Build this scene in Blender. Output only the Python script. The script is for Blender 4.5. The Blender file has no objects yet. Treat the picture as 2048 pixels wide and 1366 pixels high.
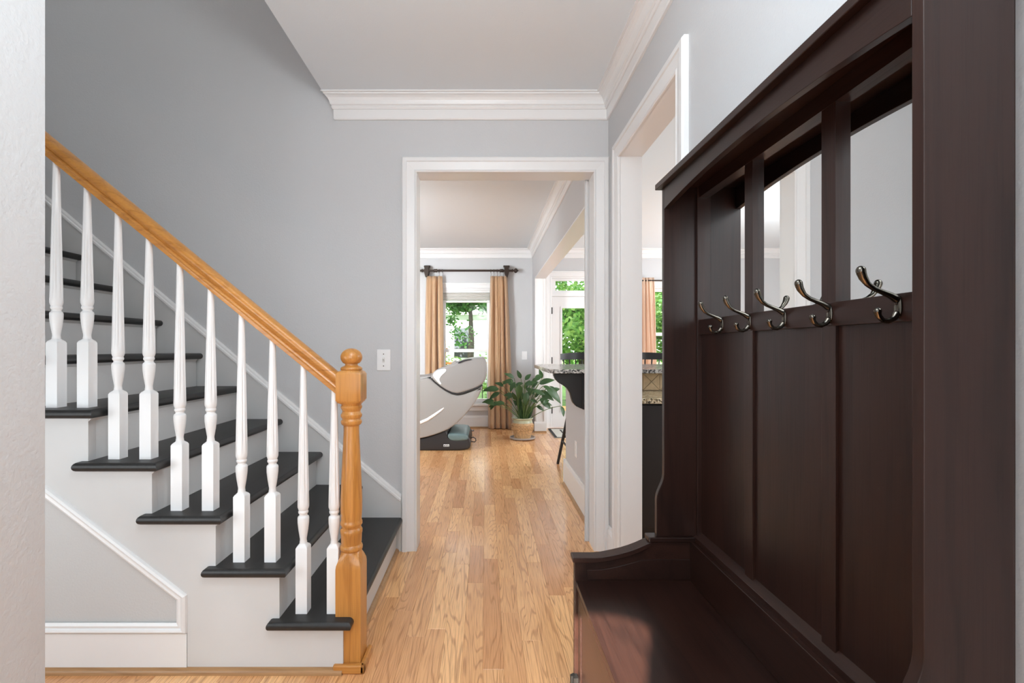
import bpy, bmesh, math, random
from mathutils import Vector, Matrix
random.seed(7)
PI = math.pi
SC = bpy.context.scene
COL = SC.collection

# ------------------------------------------------------------------ camera, world, sun, lamps, exposure
cd = bpy.data.cameras.new('camera'); cam = bpy.data.objects.new('camera', cd); COL.objects.link(cam)
cam.location = (0, 0, 1.09); cam.rotation_euler = (PI/2, 0, 0)
cd.sensor_width = 36; cd.lens = 967/2048*36
cd.shift_x = 52/2048; cd.shift_y = 13/2048; cd.clip_start = 0.02; cd.clip_end = 200
SC.camera = cam

w = bpy.data.worlds.new('sky'); SC.world = w; w.use_nodes = True
wn = w.node_tree.nodes; wl = w.node_tree.links
bg = wn['Background']; bg.inputs['Color'].default_value = (0.90, 0.95, 1.0, 1); bg.inputs['Strength'].default_value = 3.0

def lamp(name, kind, loc, rot, power, color=(1, 1, 1), size=None, size_y=None, spread=None):
    d = bpy.data.lights.new(name, kind); d.energy = power; d.color = color
    if kind == 'AREA':
        d.shape = 'RECTANGLE'; d.size = size; d.size_y = size_y or size
        if spread: d.spread = spread
    o = bpy.data.objects.new(name, d); COL.objects.link(o); o.location = loc; o.rotation_euler = rot
    return o

# the sun comes in through the arched sidelight of the front wall, behind the camera
sd = Vector((0.365, 0.931, -0.577)).normalized()
sun = lamp('sun', 'SUN', (0, -6, 5), (0, 0, 0), 42.0, (1, 0.93, 0.82)); sun.data.angle = 0.009
sun.rotation_euler = sd.to_track_quat('-Z', 'Y').to_euler()
def fill_point(name, loc, power, color, r=.14):  # soft point source for the added fill lights
    o = lamp(name, 'POINT', loc, (0, 0, 0), power, color); o.data.shadow_soft_size = r; return o
COOL = (0.93, 0.97, 1.0)
fill_point('foyer_fill_point', (-0.12, 0.45, 2.0), 15, (0.93, 0.975, 1))  # unseen point source added to brighten the foyer
lamp('foyer_ceiling_fill', 'AREA', (-0.12, 0.45, 1.95), (PI, 0, 0), 16, (0.88, 0.96, 1), 0.4)  # upward area fill added for the foyer ceiling; no fixture is built
lamp('front_area_fill', 'AREA', (-0.1, -1.10, 1.45), (PI/2, 0, 0), 19, (0.90, 0.96, 1), 1.3, 1.9)  # broad area fill added behind the camera; no window of this size exists
lamp('stair_side_fill', 'AREA', (-1.85, 0.54, 0.75), (PI/2-.12, 0, 0), 13, (0.90, 0.96, 1), 1.5, 0.9)  # unseen area fill added to brighten the spandrel and stair side
lamp('stairwell_fill', 'AREA', (-2.2, 1.7, 4.3), (0, 0, 0), 5, (.97, .99, 1), 0.6)  # dim unseen fill added above the stairs
lamp('living_wall_fill', 'AREA', (-2.3, 3.1, 1.45), Vector((.42, .91, -.03)).to_track_quat('-Z', 'Y').to_euler(), 38, COOL, 0.7, 1.2, 1.75)  # area fill added inside the room, aimed to brighten the far wall
fill_point('living_fill_point', (-2.2, 3.6, 1.8), 22, COOL)  # extra point fill for the living room, out of view
lamp('living_ceiling_fill', 'AREA', (-1.9, 4.0, 1.85), (PI, 0, 0), 16, (0.86, 0.95, 1), 0.4)  # upward fill added to lighten the living room ceiling
lamp('kitchen_side_fill', 'AREA', (3.8, 4.9, 1.4), (0, PI/2, 0), 75, COOL, 1.6, 1.6)  # unseen area fill added from the right side of the kitchen
fill_point('kitchen_fill_point', (3.2, 2.2, 1.8), 50, COOL)  # hidden point fill added to lift the kitchen

vs = SC.view_settings
vs.view_transform = 'Standard'; vs.look = 'None'; vs.gamma = 1.0; vs.use_curve_mapping = False
vs.exposure = 0.22
SC.cycles.max_bounces = 10; SC.cycles.diffuse_bounces = 6; SC.cycles.transparent_max_bounces = 16
SC.cycles.sample_clamp_indirect = 6.0

# ------------------------------------------------------------------ materials
def newmat(name):
    m = bpy.data.materials.new(name); m.use_nodes = True
    nt = m.node_tree; return m, nt, nt.nodes['Principled BSDF'], nt.nodes, nt.links

def paint(name, col, rough=0.5, bump=0.0, bscale=200, metal=0.0, var=0.0, vscale=6, spec=0.5, coat=0):
    m, nt, p, N, L = newmat(name)
    p.inputs['Base Color'].default_value = (*col, 1); p.inputs['Roughness'].default_value = rough
    p.inputs['Metallic'].default_value = metal; p.inputs['Specular IOR Level'].default_value = spec
    p.inputs['Coat Weight'].default_value = coat
    tc = N.new('ShaderNodeTexCoord')
    if var:
        n = N.new('ShaderNodeTexNoise'); n.inputs['Scale'].default_value = vscale; n.inputs['Detail'].default_value = 4
        L.new(tc.outputs['Object'], n.inputs['Vector'])
        r = N.new('ShaderNodeValToRGB')
        r.color_ramp.elements[0].position = .3; r.color_ramp.elements[1].position = .7
        r.color_ramp.elements[0].color = (*[c*(1-var) for c in col], 1); r.color_ramp.elements[1].color = (*[min(1, c*(1+var)) for c in col], 1)
        L.new(n.outputs['Fac'], r.inputs['Fac']); L.new(r.outputs['Color'], p.inputs['Base Color'])
    if bump:
        n2 = N.new('ShaderNodeTexNoise'); n2.inputs['Scale'].default_value = bscale; n2.inputs['Detail'].default_value = 3
        L.new(tc.outputs['Object'], n2.inputs['Vector'])
        b = N.new('ShaderNodeBump'); b.inputs['Strength'].default_value = bump; b.inputs['Distance'].default_value = 0.003
        L.new(n2.outputs['Fac'], b.inputs['Height']); L.new(b.outputs['Normal'], p.inputs['Normal'])
    return m

def wood(name, dark, mid, light, axis='Y', rough=0.35, grain=1.0, per_object=0.0, coat=0.0, rings=9.0, spec=0.5, stretch=.09):
    """stretched rings and pores; each object gets its own offset and tone from Object Info"""
    m, nt, p, N, L = newmat(name)
    tc = N.new('ShaderNodeTexCoord'); oi = N.new('ShaderNodeObjectInfo')
    add = N.new('ShaderNodeVectorMath'); add.operation = 'MULTIPLY_ADD'
    comb = N.new('ShaderNodeCombineXYZ')
    for k in range(3): L.new(oi.outputs['Random'], comb.inputs[k])
    add.inputs[1].default_value = (37.0, 61.0, 23.0)
    L.new(comb.outputs[0], add.inputs[0]); L.new(tc.outputs['Object'], add.inputs[2])
    s = {'X': (stretch, 1, 1), 'Y': (1, stretch, 1), 'Z': (1, 1, stretch)}[axis]
    mp = N.new('ShaderNodeMapping'); mp.inputs['Scale'].default_value = s; L.new(add.outputs[0], mp.inputs['Vector'])
    # cathedral rings: distorted bands of a noise field
    n1 = N.new('ShaderNodeTexNoise'); n1.inputs['Scale'].default_value = 9; n1.inputs['Detail'].default_value = 2; n1.inputs['Roughness'].default_value = .45
    L.new(mp.outputs[0], n1.inputs['Vector'])
    mul = N.new('ShaderNodeMath'); mul.operation = 'MULTIPLY'; mul.inputs[1].default_value = rings*PI*2; L.new(n1.outputs['Fac'], mul.inputs[0])
    sn = N.new('ShaderNodeMath'); sn.operation = 'SINE'; L.new(mul.outputs[0], sn.inputs[0])
    n2 = N.new('ShaderNodeTexNoise'); n2.inputs['Scale'].default_value = 260; n2.inputs['Detail'].default_value = 3
    mp2 = N.new('ShaderNodeMapping'); s2 = {'X': (0.03, 1, 1), 'Y': (1, 0.03, 1), 'Z': (1, 1, 0.03)}[axis]
    mp2.inputs['Scale'].default_value = s2; L.new(add.outputs[0], mp2.inputs['Vector']); L.new(mp2.outputs[0], n2.inputs['Vector'])
    mr = N.new('ShaderNodeMapRange'); mr.inputs['From Min'].default_value = .55; mr.inputs['From Max'].default_value = 1.0
    mr.inputs['To Max'].default_value = .34*grain
    L.new(sn.outputs[0], mr.inputs['Value'])
    mr2 = N.new('ShaderNodeMapRange'); mr2.inputs['From Min'].default_value = .45; mr2.inputs['From Max'].default_value = .72
    mr2.inputs['To Max'].default_value = .40*grain
    L.new(n2.outputs['Fac'], mr2.inputs['Value'])
    ad = N.new('ShaderNodeMath'); ad.operation = 'ADD'; ad.use_clamp = True; L.new(mr.outputs[0], ad.inputs[0]); L.new(mr2.outputs[0], ad.inputs[1])
    # tone of this piece
    wn_ = N.new('ShaderNodeTexWhiteNoise'); wn_.noise_dimensions = '1D'; L.new(oi.outputs['Random'], wn_.inputs['W'])
    tone = N.new('ShaderNodeMix'); tone.data_type = 'RGBA'
    tone.inputs['A'].default_value = (*mid, 1); tone.inputs['B'].default_value = (*light, 1)
    n3 = N.new('ShaderNodeTexNoise'); n3.inputs['Scale'].default_value = 3.0; L.new(mp.outputs[0], n3.inputs['Vector'])
    tm = N.new('ShaderNodeMath'); tm.operation = 'MULTIPLY_ADD'; tm.inputs[1].default_value = per_object; L.new(wn_.outputs['Value'], tm.inputs[0])
    tn = N.new('ShaderNodeMath'); tn.operation = 'MULTIPLY'; tn.inputs[1].default_value = max(0.0, 1-per_object); L.new(n3.outputs['Fac'], tn.inputs[0])
    L.new(tn.outputs[0], tm.inputs[2]); L.new(tm.outputs[0], tone.inputs['Factor'])
    fin = N.new('ShaderNodeMix'); fin.data_type = 'RGBA'; fin.inputs['B'].default_value = (*dark, 1)
    L.new(tone.outputs['Result'], fin.inputs['A']); L.new(ad.outputs[0], fin.inputs['Factor'])
    L.new(fin.outputs['Result'], p.inputs['Base Color'])
    p.inputs['Roughness'].default_value = rough; p.inputs['Coat Weight'].default_value = coat; p.inputs['Coat Roughness'].default_value = 0.15
    p.inputs['Specular IOR Level'].default_value = spec
    b = N.new('ShaderNodeBump'); b.inputs['Strength'].default_value = .12; b.inputs['Distance'].default_value = .001; b.invert = True
    L.new(ad.outputs[0], b.inputs['Height']); L.new(b.outputs['Normal'], p.inputs['Normal'])
    return m

M = {}
M['wall'] = paint('grey_wall_paint', (.575, .58, .59), .55, .25, 140)
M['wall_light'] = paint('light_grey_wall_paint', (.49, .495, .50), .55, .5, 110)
M['ceiling'] = paint('ceiling_paint', (.745, .80, .84), .7, .15, 150)
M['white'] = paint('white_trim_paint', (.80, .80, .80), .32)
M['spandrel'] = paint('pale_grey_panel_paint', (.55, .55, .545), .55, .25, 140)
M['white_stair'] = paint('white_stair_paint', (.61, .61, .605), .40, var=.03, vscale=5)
M['floor_oak'] = wood('oak_floor', (.30, .115, .038), (.62, .285, .115), (.98, .58, .275), 'Y', .22, 1.15, .85, 0.25, rings=30, stretch=.075)
M['oak'] = wood('golden_oak', (.26, .09, .015), (.46, .185, .035), (.60, .28, .07), 'X', .30, .9, 0, .2, rings=6)
M['oak_v'] = wood('golden_oak_upright', (.26, .09, .015), (.46, .185, .035), (.60, .28, .07), 'Z', .30, .9, 0, .2, rings=6)
M['shoe_oak'] = wood('oak_shoe', (.18, .08, .03), (.36, .19, .08), (.48, .28, .13), 'X', .35, .7)
M['tread'] = wood('black_stained_tread', (.006, .006, .006), (.016, .016, .016), (.026, .025, .024), 'Y', .42, .8, rings=6)
M['espresso_v'] = wood('espresso_wood_upright', (.005, .0017, .0013), (.011, .0045, .0036), (.036, .0138, .0090), 'Z', .34, .9, rings=5, spec=.35)
M['espresso_y'] = wood('espresso_wood_long', (.005, .0017, .0013), (.011, .0045, .0036), (.036, .0138, .0090), 'Y', .34, .9, rings=5, spec=.35)
M['bronze'] = paint('aged_nickel', (.13, .118, .10), .24, metal=1.0)
M['dark_metal'] = paint('dark_bronze_metal', (.035, .022, .016), .4, metal=.3)
M['black'] = paint('black_paint', (.012, .012, .013), .38)
M['plastic_black'] = paint('black_plastic', (.02, .02, .022), .35)
M['plastic_white'] = paint('white_plastic', (.84, .84, .84), .35)
M['shell'] = paint('silver_grey_shell', (.30, .285, .27), .35, coat=.3)
M['shell2'] = paint('silver_grey_panel', (.28, .265, .255), .40)
M['chrome'] = paint('polished_trim', (.88, .88, .87), .15)
M['teal'] = paint('teal_grey_pad', (.12, .18, .185), .45)
M['pot'] = paint('tan_pottery', (.50, .31, .15), .55, 1.0, 90, var=.25, vscale=45)
M['glaze'] = paint('sage_glaze', (.42, .44, .30), .3, var=.1, vscale=20)
M['saucer'] = paint('grey_stoneware', (.36, .33, .31), .4)
M['soil'] = paint('soil', (.03, .02, .012), .9)
M['mat_white'] = paint('mat_ivory', (.62, .60, .54), .95, .5, 300)
M['mat_black'] = paint('mat_black', (.025, .025, .025), .95)
M['hinge'] = paint('black_iron', (.015, .015, .015), .4, metal=.5)
M['orange_wood'] = paint('cedar_boards', (.62, .30, .10), .7, var=.2, vscale=8)
M['siding'] = paint('white_siding', (.80, .82, .83), .7)
M['roof'] = paint('grey_shingle', (.34, .35, .36), .9)
M['grass'] = paint('lawn', (.12, .24, .05), .95, var=.4, vscale=3)
M['bark'] = paint('bark', (.10, .075, .055), .9, 1, 20, var=.3, vscale=10)
M['dark_glass'] = paint('dark_window_glass', (.05, .06, .07), .1)
M['shade'] = paint('ivory_shade_fabric', (.66, .65, .62), .8)

m, nt, p, N, L = newmat('mirror_glass')
p.inputs['Base Color'].default_value = (.95, .965, .96, 1); p.inputs['Metallic'].default_value = 1; p.inputs['Roughness'].default_value = 0.0
M['mirror'] = m

m, nt, p, N, L = newmat('window_glass')
N.remove(p); out = N['Material Output']
tr = N.new('ShaderNodeBsdfTransparent'); gl = N.new('ShaderNodeBsdfGlossy'); gl.inputs['Roughness'].default_value = .02
fr = N.new('ShaderNodeFresnel'); fr.inputs['IOR'].default_value = 1.25; mx = N.new('ShaderNodeMixShader')
L.new(fr.outputs[0], mx.inputs[0]); L.new(tr.outputs[0], mx.inputs[1]); L.new(gl.outputs[0], mx.inputs[2]); L.new(mx.outputs[0], out.inputs[0])
M['glass'] = m

def granite(name, cols, scale):
    m, nt, p, N, L = newmat(name)
    tc = N.new('ShaderNodeTexCoord'); v = N.new('ShaderNodeTexVoronoi'); v.inputs['Scale'].default_value = scale
    n = N.new('ShaderNodeTexNoise'); n.inputs['Scale'].default_value = scale*.8; n.inputs['Detail'].default_value = 5
    L.new(tc.outputs['Object'], v.inputs['Vector']); L.new(tc.outputs['Object'], n.inputs['Vector'])
    sep = N.new('ShaderNodeSeparateColor'); L.new(v.outputs['Color'], sep.inputs[0])
    a = N.new('ShaderNodeMath'); a.operation = 'MULTIPLY_ADD'; a.inputs[1].default_value = .6; L.new(sep.outputs[0], a.inputs[0])
    a2 = N.new('ShaderNodeMath'); a2.operation = 'MULTIPLY'; a2.inputs[1].default_value = .4; L.new(n.outputs['Fac'], a2.inputs[0]); L.new(a2.outputs[0], a.inputs[2])
    r = N.new('ShaderNodeValToRGB'); r.color_ramp.interpolation = 'CONSTANT'
    while len(r.color_ramp.elements) < len(cols): r.color_ramp.elements.new(.5)
    for e, (q, c) in zip(r.color_ramp.elements, cols): e.position = q; e.color = (*c, 1)
    L.new(a.outputs[0], r.inputs[0]); L.new(r.outputs[0], p.inputs['Base Color']); p.inputs['Roughness'].default_value = .15
    return m
M['granite'] = granite('grey_granite', [(0, (.05, .05, .05)), (.34, (.22, .21, .20)), (.5, (.45, .42, .39)), (.66, (.62, .60, .57))], 110)
M['granite2'] = granite('tan_granite', [(0, (.06, .05, .03)), (.32, (.30, .24, .14)), (.48, (.55, .45, .28)), (.64, (.70, .62, .45))], 110)
M['tile'] = paint('tumbled_travertine', (.62, .46, .27), .6, .5, 60, var=.15, vscale=25)
M['grout'] = paint('grout', (.42, .33, .22), .9)

def fabric(name, col, light):
    m, nt, p, N, L = newmat(name)
    tc = N.new('ShaderNodeTexCoord'); mp = N.new('ShaderNodeMapping'); mp.inputs['Scale'].default_value = (60, 60, 4); L.new(tc.outputs['Object'], mp.inputs[0])
    n = N.new('ShaderNodeTexNoise'); n.inputs['Scale'].default_value = 3; L.new(mp.outputs[0], n.inputs['Vector'])
    mxx = N.new('ShaderNodeMix'); mxx.data_type = 'RGBA'; mxx.inputs['A'].default_value = (*col, 1); mxx.inputs['B'].default_value = (*light, 1)
    L.new(n.outputs['Fac'], mxx.inputs['Factor']); L.new(mxx.outputs['Result'], p.inputs['Base Color'])
    p.inputs['Roughness'].default_value = .6; p.inputs['Sheen Weight'].default_value = .4
    return m
M['curtain'] = fabric('gold_silk', (.46, .285, .155), (.53, .34, .195))
M['curtain2'] = fabric('peach_curtain_cloth', (.66, .46, .33), (.74, .55, .42))

def leafmat(name, c1, c2, transl=.3):
    m, nt, p, N, L = newmat(name)
    g = N.new('ShaderNodeNewGeometry'); mxx = N.new('ShaderNodeMix'); mxx.data_type = 'RGBA'
    mxx.inputs['A'].default_value = (*c1, 1); mxx.inputs['B'].default_value = (*c2, 1)
    L.new(g.outputs['Random Per Island'], mxx.inputs['Factor']); L.new(mxx.outputs['Result'], p.inputs['Base Color'])
    p.inputs['Roughness'].default_value = .4
    t = N.new('ShaderNodeBsdfTranslucent'); L.new(mxx.outputs['Result'], t.inputs['Color'])
    ms = N.new('ShaderNodeMixShader'); ms.inputs[0].default_value = transl
    L.new(p.outputs[0], ms.inputs[1]); L.new(t.outputs[0], ms.inputs[2]); L.new(ms.outputs[0], N['Material Output'].inputs[0])
    return m
M['leaf'] = leafmat('dark_green_leaf', (.022, .07, .018), (.05, .12, .036), .12)
M['stem'] = paint('green_stem', (.10, .17, .05), .5)
M['tree_leaf'] = leafmat('bright_tree_leaf', (.10, .30, .05), (.38, .58, .16), .45)
M['tree_leaf2'] = leafmat('deep_tree_leaf', (.07, .22, .06), (.22, .42, .14), .4)

# ------------------------------------------------------------------ mesh builder
class MB:
    def __init__(self): self.v = []; self.f = []; self.smooth = False
    def quad(self, *p): n = len(self.v); self.v += [tuple(q) for q in p]; self.f.append(tuple(range(n, n+len(p)))); return self
    def box(self, x0, x1, y0, y1, z0, z1):
        n = len(self.v)
        self.v += [(x0,y0,z0),(x1,y0,z0),(x1,y1,z0),(x0,y1,z0),(x0,y0,z1),(x1,y0,z1),(x1,y1,z1),(x0,y1,z1)]
        for q in ((3,2,1,0),(4,5,6,7),(0,1,5,4),(1,2,6,5),(2,3,7,6),(3,0,4,7)): self.f.append(tuple(n+i for i in q))
        return self
    def prism(self, poly, axis, a, b):
        """poly in the plane across axis: X->(y,z) Y->(x,z) Z->(x,y)"""
        n = len(self.v); k = len(poly)
        mk = {'X': lambda p, t: (t, p[0], p[1]), 'Y': lambda p, t: (p[0], t, p[1]), 'Z': lambda p, t: (p[0], p[1], t)}[axis]
        self.v += [mk(p, a) for p in poly] + [mk(p, b) for p in poly]
        self.f.append(tuple(range(n, n+k))); self.f.append(tuple(range(n+2*k-1, n+k-1, -1)))
        for i in range(k):
            j = (i+1) % k; self.f.append((n+j, n+i, n+k+i, n+k+j))
        return self
    def loft(self, rings, cap=True):
        n = len(self.v); k = len(rings[0])
        for r in rings: self.v += [tuple(q) for q in r]
        for a in range(len(rings)-1):
            for i in range(k):
                j = (i+1) % k
                self.f.append((n+a*k+i, n+a*k+j, n+(a+1)*k+j, n+(a+1)*k+i))
        if cap:
            self.f.append(tuple(n+i for i in range(k-1, -1, -1))); self.f.append(tuple(n+(len(rings)-1)*k+i for i in range(k)))
        return self
    def lathe(self, prof, c=(0,0,0), n=24):
        return self.loft([[(c[0]+r*math.cos(2*PI*i/n), c[1]+r*math.sin(2*PI*i/n), c[2]+z) for i in range(n)] for r, z in prof])
    def tube(self, path, r, n=10):
        path = [Vector(p) for p in path]; rings = []; prev = None
        for i, p in enumerate(path):
            t = (path[min(i+1, len(path)-1)] - path[max(i-1, 0)]).normalized()
            if prev is None:
                u = t.cross(Vector((0, 0, 1)));
                if u.length < 1e-3: u = t.cross(Vector((0, 1, 0)))
            else: u = prev - t*prev.dot(t)
            u.normalize(); prev = u; vv = t.cross(u)
            rr = r[i] if isinstance(r, (list, tuple)) else r
            rings.append([p + u*rr*math.cos(2*PI*k/n) + vv*rr*math.sin(2*PI*k/n) for k in range(n)])
        return self.loft(rings)
    def sphere(self, c, r, sx=1, sy=1, sz=1, n=16, m=8):
        prof = [(max(1e-4, math.sin(PI*i/m))*r, -math.cos(PI*i/m)*r) for i in range(m+1)]
        return self.loft([[(c[0]+sx*q*math.cos(2*PI*i/n), c[1]+sy*q*math.sin(2*PI*i/n), c[2]+sz*z) for i in range(n)] for q, z in prof])
    def build(self, name, mat, parent=None, bevel=0, seg=2, smooth=False, angle=35):
        me = bpy.data.meshes.new(name)
        off = Vector((0, 0, 0))
        q = parent
        while q is not None: off += q.location; q = q.parent
        me.from_pydata([tuple(Vector(v)-off) for v in self.v], [], self.f); me.update()
        bm = bmesh.new(); bm.from_mesh(me); bmesh.ops.recalc_face_normals(bm, faces=bm.faces); bm.to_mesh(me); bm.free()
        o = bpy.data.objects.new(name, me); COL.objects.link(o); me.materials.append(M[mat] if isinstance(mat, str) else mat)
        if parent is not None: o.parent = parent
        if bevel:
            bv = o.modifiers.new('bevel', 'BEVEL'); bv.width = bevel; bv.segments = seg; bv.limit_method = 'ANGLE'; bv.angle_limit = math.radians(40)
            bv.harden_normals = True
        if smooth or bevel:
            for f in me.polygons: f.use_smooth = True
            me.set_sharp_from_angle(angle=math.radians(angle))
        return o
def box(*a): return MB().box(*a)
def frame(mb, x0, x1, y0, y1, z0, z1, t, tt=None, tb=None):
    """stiles full height, rails between them"""
    tt = t if tt is None else tt; tb = t if tb is None else tb
    mb.box(x0, x0+t, y0, y1, z0, z1); mb.box(x1-t, x1, y0, y1, z0, z1)
    if tt: mb.box(x0+t, x1-t, y0, y1, z1-tt, z1)
    if tb: mb.box(x0+t, x1-t, y0, y1, z0, z0+tb)
    return mb
def tag(o, label=None, cat=None, group=None, kind=None):
    if label: o['label'] = label
    if cat: o['category'] = cat
    if group: o['group'] = group
    if kind: o['kind'] = kind
    return o
def thing(name, loc, label, cat, group=None):
    o = bpy.data.objects.new(name, None); COL.objects.link(o); o.location = loc; o.empty_display_size = .1
    return tag(o, label, cat, group)
def struct(o): o['kind'] = 'structure'; return o
def copy_tree(o, parent=None):
    c = o.copy(); COL.objects.link(c)
    if parent is not None: c.parent = parent
    for ch in list(o.children): copy_tree(ch, c)
    return c

# ------------------------------------------------------------------ the shell
H = 2.44
WR = 0.6595          # hall side of the right wall
YB = 2.603           # hall side of the back wall
YB2 = 2.716
YF = 6.60            # far wall
# right wall with the kitchen doorway
b = MB()
b.box(WR, .765, -1.3, 1.641, 0, H); b.box(WR, .765, 2.388, YB2, 0, H); b.box(WR, .765, 1.641, 2.388, 2.042, H)
struct(b.build('wall_right', 'wall'))
# back wall, two storeys high beside the stairs
b = MB()
b.box(-3.6, -.385, YB, YB2, 0, 4.6); b.box(-.385, .592, YB, YB2, 2.046, 4.6); b.box(.592, .6593, YB, YB2, 0, 4.6)
struct(b.build('wall_back', 'wall'))
# near left wall that ends beside the stairs
struct(box(-1.0, -.86, -1.3, .943, 0, H+.3).build('wall_left', 'wall_light'))
struct(box(-3.7, -3.6, .4, YB2, -.02, 4.6).build('wall_stair', 'wall'))
struct(box(-3.6, -1.0, .4, .5, -.02, 4.6).build('wall_closet', 'wall'))
struct(box(-3.7, -.86, .4, YB2, 4.6, 4.7).build('ceiling', 'ceiling'))
struct(box(-.86, .765, -1.3, YB, H, H+.3).build('ceiling', 'ceiling'))
struct(box(-.9, -.86, .5, YB, H+.3, 4.6).build('wall_upper', 'wall'))
# front wall with an arched sidelight behind the camera
b = MB()
b.box(-1.0, -.80, -1.26, -1.2, 0, H); b.box(-.532, .66, -1.26, -1.2, 0, H); b.box(-.80, -.532, -1.26, -1.2, 0, .3)
arch = [(-.532, H), (-.80, H), (-.80, 1.958), (-.72, 1.958)]
for i in range(1, 11):
    t = i/10*PI/2; arch.append((-.72+.188*math.sin(t), 1.878+.08*math.cos(t)))
b.prism(arch, 'Y', -1.26, -1.2)
struct(b.build('wall_front', 'wall'))
# living room and kitchen shell
struct(box(-3.3, 4.2, YB2, YF+.15, H, H+.3).build('ceiling', 'ceiling'))
struct(box(.765, 4.2, .6, YB2, H, H+.3).build('ceiling', 'ceiling'))
struct(box(-3.4, -3.3, YB2, YF+.15, 0, H).build('wall_living', 'wall'))
struct(box(4.2, 4.3, .5, YF+.15, 0, H).build('wall_kitchen', 'wall'))
struct(box(.765, 4.2, .5, .6, 0, H).build('wall_pantry', 'wall'))
# far wall: openings for the living room window, patio door with transom, kitchen window
W1 = (-.62, .075, .33, 1.90)
D1 = (.885, 1.72, 0, 2.06)
W2 = (2.22, 3.25, .75, 1.93)
b = MB(); y0, y1 = YF, YF+.14
b.box(-3.3, W1[0], y0, y1, 0, H); b.box(W1[0], W1[1], y0, y1, 0, W1[2]); b.box(W1[0], W1[1], y0, y1, W1[3], H)
b.box(W1[1], D1[0], y0, y1, 0, H); b.box(D1[0], D1[1], y0, y1, D1[3], H)
b.box(D1[1], W2[0], y0, y1, 0, H); b.box(W2[0], W2[1], y0, y1, 0, W2[2]); b.box(W2[0], W2[1], y0, y1, W2[3], H); b.box(W2[1], 4.2, y0, y1, 0, H)
struct(b.build('wall_far', 'wall'))
# cased opening between living room and kitchen: header, stub, half wall
struct(box(.635, .77, YB2, YF, 2.0, H).build('wall_header', 'wall'))
struct(box(.635, .77, 6.27, YF, 0, 2.0).build('wall_stub', 'wall'))
struct(box(.632, .773, YB2, 6.267, 1.988, 2.0).build('trim_header', 'white'))
b = MB(); b.box(.632, .773, 6.255, 6.27, .145, 2.0); b.box(.640, .660, 6.247, 6.255, .145, 1.985); b.box(.745, .765, 6.247, 6.255, .145, 1.985)
struct(b.build('trim_pilaster', 'white', bevel=.002))
struct(box(.64, .75, YB2, 3.88, 0, .928).build('wall_half', 'wall'))

# ------------------------------------------------------------------ floor: one board, one object
fl = box(-3.7, 4.3, -1.4, YF+.15, -.08, -.019).build('floor', 'floor_oak'); struct(fl)
PW = .0725
lens = [.30, .42, .55, .70, .86, 1.02]
pm = {}
for Lh in lens:
    mb = MB(); g = .0002
    z1 = 0.0; c = .0007
    mb.loft([[(g, g, -.0185), (PW-g, g, -.0185), (PW-g, Lh-g, -.0185), (g, Lh-g, -.0185)],
             [(g, g, z1-c), (PW-g, g, z1-c), (PW-g, Lh-g, z1-c), (g, Lh-g, z1-c)],
             [(g+c, g+c, z1), (PW-g-c, g+c, z1), (PW-g-c, Lh-g-c, z1), (g+c, Lh-g-c, z1)]])
    o = mb.build('plank', 'floor_oak'); pm[Lh] = o.data; bpy.data.objects.remove(o)
np_ = 0
rest = MB()
for k in range(-16, 18):
    x = -.0115 + PW*k
    y = 1.30 - random.random()*.5
    while y < YF+.02:
        Lh = random.choice(lens)
        ymax = y+Lh
        # which boards the photograph shows
        seen = (ymax > 1.45) and (-.66 < x < .70 or (x <= -.66 and ymax < 2.0 and x > -1.1 and y < 1.63) or (-1.05 < x < 1.25 and y > 3.0))
        if seen and y > 1.9 and x < -.45 and ymax < YB2: seen = False
        if seen and np_ < 296:
            o = bpy.data.objects.new('plank', pm[Lh]); COL.objects.link(o); o.parent = fl; o.location = (x, y, 0); np_ += 1
        else:
            rest.box(x+.0005, x+PW-.0005, y+.0005, ymax-.0005, -.0185, 0)
        y = ymax
o = rest.build('plank', 'floor_oak', fl); o['kind'] = 'stuff'
print('planks', np_)
b = box(-3.6, -.0115-16*PW, -1.3, YF, -.0185, 0); b.box(-.0115+18*PW, 4.2, -1.3, YF, -.0185, 0); b.box(-.0115-16*PW, -.0115+18*PW, -1.3, .80, -.0185, -.0005)
o = b.build('subfloor', 'floor_oak', fl)

# ------------------------------------------------------------------ casings, crown, baseboards
CAS = [(0, 0), (0, .010), (.006, .014), (.012, .011), (.020, .012), (.052, .017), (.056, .022), (.074, .022), (.081, .015), (.081, 0)]
def casing(name, wall, c, a0, a1, z1, sgn, z0=0, prof=CAS, mat='white', bottom=False):
    """wall 'Y': lies on plane y=c spanning x a0..a1; wall 'X': plane x=c spanning y a0..a1; sgn = proud direction"""
    mb = MB(); rings = []
    for (u, v) in prof:
        pts = [(a0-u, z0), (a0-u, z1+u), (a1+u, z1+u), (a1+u, z0)]
        rings.append([((p[0], c+sgn*v, p[1]) if wall == 'Y' else (c+sgn*v, p[0], p[1])) for p in pts])
    n = len(rings)
    for i in range(n-1):
        for j in range(3):
            mb.quad(rings[i][j], rings[i][j+1], rings[i+1][j+1], rings[i+1][j])
    o = mb.build(name, mat); bm = bmesh.new(); bm.from_mesh(o.data); bmesh.ops.remove_doubles(bm, verts=bm.verts, dist=1e-5)
    bmesh.ops.recalc_face_normals(bm, faces=bm.faces); bm.to_mesh(o.data); bm.free()
    return struct(o)
casing('trim_1', 'Y', YB, -.372, .579, 2.034, -1)
casing('trim_2', 'X', WR, 1.654, 2.375, 2.03, -1)
casing('trim_9', 'Y', YB2, -.372, .555, 2.034, 1)
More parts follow.
